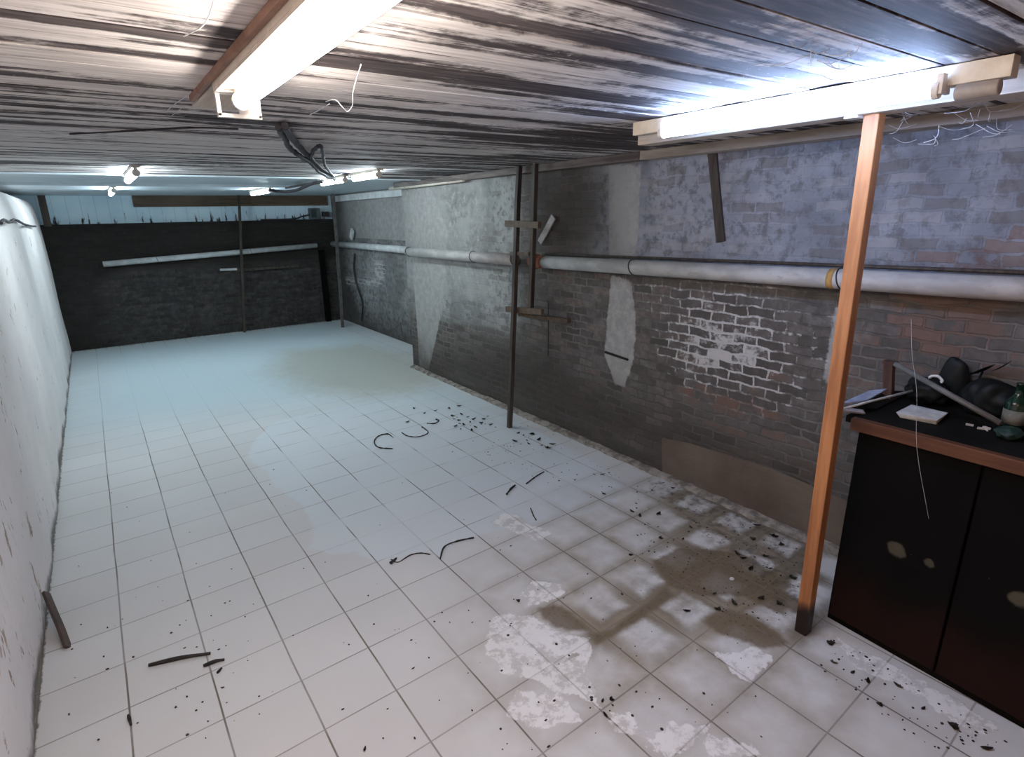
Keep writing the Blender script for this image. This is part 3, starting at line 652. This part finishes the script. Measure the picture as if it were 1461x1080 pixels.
for px, py, r in ((1276, 786, .034), (1452, 856, .032), (1325, 806, .02)):
    q = on(0, 2.355, px, py); STAIN.append((q.y-.5, q.z, r))
m_door = door_mat()
ysm = on(0, 2.39, 1397, 690).y
for ya_, yb_ in ((ysm+.004, Y1-.01), (Y0+.01, ysm-.004)):
    bm = B(); pts = []
    for zz in (.03, ZT-.045):
        pts += [(cabx(ya_, zz)-.014, ya_, zz), (cabx(ya_, zz)+.004, ya_, zz), (cabx(yb_, zz)+.004, yb_, zz), (cabx(yb_, zz)-.014, yb_, zz)]
    hexa(bm, pts); obj('door', bm, m_door, t, bevel=.003)
bm = B(); box(bm, 2.40, 2.90, Y0, Y1+.055, ZT-.028, ZT); obj('top', bm, simple('dark_board', (.009, .008, .007), rough=.85, spec=.1), t, bevel=.002)
bm = B(); box(bm, 2.365, 2.40, Y0, Y1+.02, ZT-.045, ZT+.004); obj('top_edge', bm, wood_mat('reddish_wood_edge', (.115, .042, .018), (.07, .026, .012), axis=1), t, bevel=.003)['label'] = 'orange wooden edge strip'

def T(px, py, z=ZT): return on(2, z, px, py)
# white box
q = T(1313, 592, ZT+.03)
bm = B(); hexa(bm, [tuple(T(a, b, ZT+.001)) for a, b in ((1284, 596), (1336, 606), (1353, 590), (1304, 580))] + [tuple(T(a, b, ZT+.022)) for a, b in ((1278, 588), (1337, 600), (1353, 589), (1300, 577))])
tag(obj('white_box', bm, m_paper, bevel=.002), 'small flat white box on the cabinet top', 'box')
# sheets poking out over the post
bm = B(); hexa(bm, [(*T(1210, 582, ZT+.03)[:2], ZT+.03), (*T(1250, 585, ZT+.005)[:2], ZT+.003), (*T(1300, 560, ZT+.005)[:2], ZT+.003), (*T(1268, 556, ZT+.04)[:2], ZT+.03)] +
                   [(*T(1210, 582, ZT+.03)[:2], ZT+.038), (*T(1250, 585, ZT+.005)[:2], ZT+.012), (*T(1300, 560, ZT+.005)[:2], ZT+.012), (*T(1268, 556, ZT+.04)[:2], ZT+.038)])
tag(obj('dark_folder', bm, m_bag, bevel=.001), 'dark folder lying under the pale sheet at the cabinet corner', 'folder')
bm = B(); pl = [T(1200, 577, ZT+.055), T(1236, 573, ZT+.052), T(1266, 556, ZT+.06), T(1240, 559, ZT+.06)]
hexa(bm, [tuple(p) for p in pl] + [tuple(p+Vector((0, 0, .006))) for p in pl]); tag(obj('pale_sheet', bm, m_bluepaper), 'pale bluish sheet poking past the orange post from the cabinet', 'sheet')
bm = B(); tube(bm, [T(1186, 588, ZT+.055), T(1240, 573, ZT+.06), T(1312, 555, ZT+.06)], .005, 8); tag(obj('thin_stick', bm, m_paper), 'thin pale stick reaching from the post over the white box', 'stick')
bm = B(); bar(bm, T(1188, 582, ZT+.045), T(1232, 588, ZT+.01), .02, .008, (1, 0, 0)); tag(obj('wood_sliver', bm, m_pipe), 'short brown sliver of wood against the orange post', 'sliver')
bm = B(); a, b = on(0, 2.68, 1277, 519), on(2, ZT+.046, 1428, 604); tube(bm, [a, b], .011, 10); tag(obj('grey_rod', bm, m_grey_stick), 'grey rod slanting down across the cabinet top', 'rod')
bm = B(); a = on(0, 2.71, 1270, 519); bar(bm, (2.71, a.y-.012, ZT), (2.71, a.y, a.z), .035, .03, (0, 1, 0), 3, .003); box(bm, 2.69, 2.73, a.y-.025, a.y+.025, a.z, a.z+.012)
tag(obj('wood_stake', bm, wood_mat('red_brown_stake', (.10, .05, .035), (.05, .025, .018))), 'short red-brown stake standing by the wall on the cabinet', 'stake')
def lump(name, c, r, m, label, cat, seed=0, amp=.22):
    bm = B(); bmesh.ops.create_icosphere(bm, subdivisions=4, radius=1); rs = random.Random(seed)
    fr = [(Vector((rs.uniform(-4, 4), rs.uniform(-4, 4), rs.uniform(-4, 4))), rs.uniform(0, 6)) for _ in range(9)]
    for v in bm.verts:
        q = v.co.copy(); s = 1+amp*sum(abs(math.sin(q.dot(a)+p))-.6 for a, p in fr)/3
        q = Vector((q.x*r[0], q.y*r[1], q.z*r[2]))*s
        v.co = Vector(c)+Vector((q.x, q.y, max(q.z, -r[2]*.9)))
    return tag(obj(name, bm, m, smooth=True), label, cat)
def lift(px, py, x=2.66): return on(0, x, px, py)
q = lift(1324, 565, 2.80); rz = (on(0, 2.80, 1330, 541).z-ZT)/1.9
lump('plastic_bag', (2.805, q.y+.01, ZT+.9*rz+.002), (.06, .075, rz), m_bag, 'crumpled black plastic bag behind the white box', 'bag', 1)
bag_top = Vector((2.80, q.y, ZT+1.8*rz))
q = lift(1404, 570, 2.80); rz = (on(0, 2.80, 1404, 543).z-ZT)/1.9; lump('plastic_bag', (2.805, q.y-.015, ZT+.92*rz+.002), (.062, .095, rz), m_bag, 'larger black bag heap at the middle of the cabinet top', 'bag', 2)
q = lift(1362, 520, 2.895); rz = (q.z+.03-ZT)/1.9
lump('black_bundle', (2.897, q.y-.005, ZT+.9*rz), (.03, .055, rz), m_bag, 'tall round black bundle against the bricks above the bags', 'bundle', 9, .12)
q = Vector((bag_top.x-.005, on(0, bag_top.x, 1336, 537).y, bag_top.z)); bm = B(); pts = [q+Vector((.012*math.sin(a*.5), .02*math.cos(a)*(1+.3*math.sin(2*a)), .014*math.sin(a)+.008)) for a in np.linspace(0, 5.4, 14)]
tube(bm, pts, .006, 7); tag(obj('paper_scrap', bm, m_chip), 'curled white scrap lying on the black bag', 'scrap')
q = lift(1402, 530, 2.885)
def leafmesh(bm, c, dirv, L, W, up=(0, 0, 1), curl=.3):
    d = Vector(dirv).normalized(); s = d.cross(Vector(up)).normalized(); n = s.cross(d)
    rows = []
    for k in range(6):
        t_ = k/5; wv = W*math.sin(math.pi*min(max(t_, .04), .96))**.8
        c0 = Vector(c)+d*(L*(t_-.5))+n*(curl*L*(t_-.5)**2)
        rows.append([bm.verts.new(c0+s*wv*a+n*(abs(a)*wv*.5)) for a in (-.5, 0, .5)])
    for k in range(5):
        for i in range(2): bm.faces.new([rows[k][i], rows[k][i+1], rows[k+1][i+1], rows[k+1][i]])
bm = B(); leafmesh(bm, q, (0, -.8, .6), .10, .045); leafmesh(bm, q+Vector((0, -.06, .03)), (0, -.7, .7), .08, .02); tube(bm, [(q.x, q.y+.03, ZT), q], .004, 6)
bmesh.ops.solidify(bm, geom=bm.faces[:], thickness=.003); tag(obj('wilted_leaf', bm, m_bag), 'dark leaf sticking up from the bags towards the bricks', 'leaf')
def bottle(c, h, r, label, m=m_bottle, paper=True):
    t = thing('bottle', c, label, 'bottle'); bm = B()
    lathe(bm, c, [(r*.95, 0), (r, .006), (r, h*.58), (r*.85, h*.66), (r*.4, h*.78), (r*.36, h*.97), (r*.42, h*.975), (r*.42, h)], 18); obj('glass', bm, m, t)
    if paper: bm = B(); lathe(bm, (c[0], c[1], c[2]+h*.2), [(r+.0008, 0), (r+.0008, h*.28)], 18); obj('paper_label', bm, m_label, t)
bq = T(1446, 612); bottle((2.67, on(0, 2.67, 1446, 600).y, ZT), .19, .036, 'green glass bottle with a faded label on the cabinet near the frame edge', paper=True)
bottle((2.76, on(0, 2.76, 1490, 570).y, ZT), .24, .038, 'taller dark green bottle behind the labelled one', paper=False)
q = T(1440, 618, ZT+.02); lump('green_rag', (q.x, q.y, ZT+.02), (.045, .038, .022), simple('green_cloth', (.02, .05, .035), (.01, .025, .02)), 'small dark green rag at the end of the grey rod', 'rag', 5)
q = T(1400, 612); bm = B()
for k in range(5):
    p = q+Vector((random.uniform(-.02, .02), random.uniform(-.035, .035), .004)); bar(bm, p, p+Vector((random.uniform(-.02, .02), .02, .003)), .008, .003, (0, 0, 1))
tag(obj('wood_shavings', bm, m_paper), 'pale shavings scattered on the cabinet edge', 'shavings', kind='stuff')

# ------------------------------------------------------------------ sticks on the floor
def stick(px0, py0, px1, py1, wd, label, name='stick', m=None, z0=.008, bend=.006):
    a, b = on(2, z0, px0, py0), on(2, z0, px1, py1); bm = B(); mid = a.lerp(b, .5)+Vector((bend, bend, 0))
    pts = smooth_path([a, mid, b], 5); r = [wd*(.55+.45*math.sin(math.pi*min(.9, k/(len(pts)-1)+.15))) for k in range(len(pts))]
    tube(bm, pts, r, 6); tag(obj(name, bm, m or m_char), label, 'stick')
stick(212, 949, 300, 932, .009, 'longest charred stick lying across the tiles at lower left')
stick(290, 950, 320, 941, .008, 'shorter charred stick touching the end of the longest one')
stick(310, 960, 316, 953, .006, 'tiny charred splinter beside the shorter stick', 'splinter', z0=.005, bend=0)
stick(183, 1020, 187, 1034, .006, 'dark splinter alone on a joint below the long stick', 'splinter', z0=.005, bend=0)
a = FL(97, 925); b = on(0, XL+.02, 69, 856); b.z = max(b.z, .1)
bm = B(); bar(bm, (a.x, a.y, .003), (b.x, b.y, b.z), .035, .012, (0, 1, 0), 3, .002); tag(obj('leaning_slat', bm, simple('brown_slat', (.10, .065, .05), (.05, .035, .03))), 'brown slat leaning on the foot of the white wall', 'slat')

# curled dark rings and strips of peeled film on the floor
def curl(pxs, r, label, name='peeled_strip'):
    pts = smooth_path([on(2, r, *p) for p in pxs], 5); bm = B(); tube(bm, pts, [r*random.uniform(.5, 1) for _ in pts], 6); tag(obj(name, bm, m_crumb), label, 'debris')
curl([(560, 640), (540, 638), (534, 630), (540, 622), (553, 619), (561, 624)], .006, 'open dark ring of peeled film on the tiles, left one')
curl([(573, 617), (582, 622), (597, 623), (611, 617), (602, 609)], .006, 'curved dark peel right of the open ring')
curl([(609, 604), (620, 604), (626, 600), (622, 598)], .007, 'short dark curl on the floor left of the pole foot')
curl([(556, 803), (566, 796), (558, 804)], .006, 'dark flake at the tip of the scalloped film edge')
curl([(628, 797), (634, 780), (652, 772), (676, 767)], .006, 'long dark peel arching along the scalloped film edge')
curl([(558, 798), (568, 802), (585, 792), (600, 789), (614, 791)], .004, 'thin dark rim along the scalloped film edge')
curl([(723, 705), (729, 697), (735, 692)], .008, 'dark hooked scrap on the tiles in front of the pole rack')
curl([(751, 690), (764, 680), (776, 673)], .005, 'straight dark scrap along a tile joint near the brick wall')
curl([(757, 725), (761, 735), (765, 742)], .005, 'small slanted dark scrap below the hooked one')

# dead leaf bits: individuals, grouped by where they lie
protos = []
for k in range(6):
    bm = B()
    for _ in range(random.randint(1, 3)):
        an = random.uniform(0, 6.28); leafmesh(bm, (random.uniform(-.01, .01), random.uniform(-.01, .01), .006), (math.cos(an), math.sin(an), random.uniform(-.1, .1)), random.uniform(.025, .05), random.uniform(.012, .022), curl=.8)
    bmesh.ops.solidify(bm, geom=bm.faces[:], thickness=.002)
    zmin = min(v.co.z for v in bm.verts); bmesh.ops.translate(bm, verts=bm.verts[:], vec=(0, 0, -zmin+.0015))
    me = bpy.data.meshes.new('dead_leaf'); bm.to_mesh(me); bm.free(); me.materials.append(m_leaf); protos.append(me)
def scatter(spots, label, group, s0=.7, s1=1.3):
    for px, py in spots:
        q = FL(px, py); o = bpy.data.objects.new('dead_leaf', random.choice(protos)); COL.objects.link(o)
        o.location = (q.x, q.y, 0); o.rotation_euler = (0, 0, random.uniform(0, 6.28)); s = random.uniform(s0, s1); o.scale = (s, s, s); tag(o, label, 'leaf', group)
scatter([(908, 718), (900, 730), (912, 736), (940, 733), (984, 753), (975, 770), (942, 768), (900, 792), (870, 675), (858, 678), (945, 690), (960, 697), (860, 705)],
        'black leaf scrap on pale tiles left of the brown seepage', 'leaf scraps left of the brown seepage', .6, 1.0)
scatter([(1075, 770), (1102, 766), (1090, 795), (1060, 796), (1050, 790), (1072, 813), (1098, 811), (1045, 860), (1087, 853), (1130, 825), (1112, 862), (1018, 847), (980, 873), (1024, 870), (1115, 778), (1080, 750)],
        'black leaf scrap on the brown stained tiles by the post foot', 'leaf scraps on the brown stained tiles', .7, 1.2)
scatter([(1192, 946), (1212, 960), (1240, 975), (1278, 978), (1256, 1006), (1315, 1010), (1362, 1038), (1185, 918), (1405, 1070)],
        'dark leaf scrap on the tiles along the cabinet foot', 'leaf scraps along the cabinet foot', .6, 1.0)
scatter([(645, 594), (655, 600), (662, 606), (672, 603), (680, 610), (690, 598), (668, 595), (650, 608), (700, 606), (745, 622), (752, 628), (735, 630), (606, 590), (590, 583), (582, 602), (648, 598), (660, 592), (676, 598), (686, 604), (694, 594), (658, 612), (672, 614), (740, 618), (760, 620), (768, 628), (756, 634), (775, 636), (640, 583), (655, 580), (622, 586), (780, 640), (790, 634)],
        'dark leaf scrap on the floor beside the pole rack foot', 'leaf scraps by the pole rack', .8, 1.3)
scatter([(858, 1000), (862, 1020), (872, 998), (740, 858), (520, 1068), (590, 955)], 'small dark leaf scrap on the pale foreground tiles', 'leaf scraps on the foreground tiles', .45, .8)
# grit
bm = B()
def grit(cx, cy, r):
    q = FL(cx, cy); n0 = len(bm.verts)
    g = bmesh.ops.create_icosphere(bm, subdivisions=1, radius=r); sc = Vector((random.uniform(.6, 1.6), random.uniform(.6, 1.6), .5))
    for v in g['verts']: v.co = Vector((v.co.x*sc.x, v.co.y*sc.y, v.co.z*.5+r*.3))+Vector((q.x, q.y, 0))
def inpoly(poly):
    xs = [p[0] for p in poly]; yz = [p[1] for p in poly]
    while True:
        x, y = random.uniform(min(xs), max(xs)), random.uniform(min(yz), max(yz))
        if sdf(poly, np.array([x]), np.array([y]))[0] < 0: return x, y
for poly, n_ in (([(900, 690), (1000, 700), (1180, 775), (1150, 890), (1030, 880), (900, 800)], 170), ([(640, 590), (760, 600), (900, 680), (860, 720), (700, 660)], 90),
                 ([(1180, 905), (1270, 950), (1440, 1060), (1340, 1078), (1160, 950)], 70), ([(100, 800), (400, 800), (330, 1070), (90, 1070)], 45), ([(100, 560), (700, 560), (700, 1070), (300, 1070)], 60), ([(700, 740), (1000, 800), (1150, 1070), (700, 1070)], 70)):
    for _ in range(n_): grit(*inpoly(poly), random.uniform(.002, .0055))
tag(obj('floor_grit', bm, m_crumb, origin=False), 'dark grit strewn over the tiles, thickest along the brick wall', 'grit', kind='stuff')
for px, py, lb in ((1044, 827, 'white plaster chip on the brown stained tiles before the post'), (1140, 832, 'tiny white plaster chip just left of the orange post')):
    q = FL(px, py); bm = B(); g = bmesh.ops.create_icosphere(bm, subdivisions=2, radius=.011)
    for v in g['verts']: v.co = Vector((v.co.x*1.2+q.x, v.co.y+q.y, max(v.co.z*.6, -.004)+.005))
    tag(obj('plaster_chip', bm, m_chip), lb, 'chip')

# ------------------------------------------------------------------ cobwebs
def web(strands, r, label, name='cobweb'):
    bm = B()
    for s in strands: tube(bm, smooth_path(s, 4), r, 5)
    tag(obj(name, bm, m_cobweb), label, 'cobweb')
zz = ZC-.004
web([[C(515, 92, zz), C(508, 115, 2.07), C(504, 132, 2.05), C(503, 150, 2.04), C(496, 159, 2.04), C(488, 152, 2.05), C(478, 142, 2.07), C(465, 145, zz)], [C(504, 130, 2.05), C(503, 137, 2.045)], [C(440, 165, zz), C(455, 157, 2.08), C(470, 148, 2.08)]], .0016, 'dusty white hooked cobweb hanging below the planks right of the warm lamp')
web([[C(305, 0, zz), C(297, 25, 2.08), C(285, 40, 2.07), C(262, 52, zz)]], .0012, 'thin cobweb thread on the planks left of the warm lamp')
web([[C(236, 160, zz), C(250, 148, 2.08), C(265, 138, 2.08), C(272, 130, zz)], [C(245, 165, zz), C(262, 152, 2.08)]], .0012, 'wispy cobweb near the far end of the warm lamp')
S = []
for k in range(26):
    a = Vector((2.25+random.uniform(0, .5), .80+random.uniform(0, .35), 2.03+random.uniform(-.05, .045)))
    a = Vector((random.uniform(2.25, 2.6), random.uniform(.72, 1.0), random.uniform(1.96, 2.06))); b = a+Vector((random.uniform(-.1, .1), random.uniform(-.09, .09), random.uniform(-.05, .05)))
    S.append([a, a.lerp(b, .5)+Vector((random.uniform(-.02, .02), random.uniform(-.02, .02), -.012)), b])
web(S, .0009, 'tangled cobweb under the beam to the right of the post top')
S = []
zz = ZC-.006
for k in range(16):
    a = C(random.uniform(1150, 1230), random.uniform(60, 105), zz); b = a+Vector((random.uniform(-.1, .1), random.uniform(-.1, .1), random.uniform(-.03, 0))); S.append([a, a.lerp(b, .5)-Vector((0, 0, .01)), b])
web(S, .0009, 'fine cobweb on the planks above the bluish lamp')
a = on(0, 2.36, 1300, 455); b = on(0, 2.34, 1308, 560); c = on(0, 2.335, 1306, 640); d2 = on(0, 2.33, 1325, 740)
web([[a, a.lerp(b, .5)+Vector((0, .006, 0)), b, c+Vector((0, -.005, 0)), d2]], .0006, 'long white cobweb thread hanging in front of the cabinet')
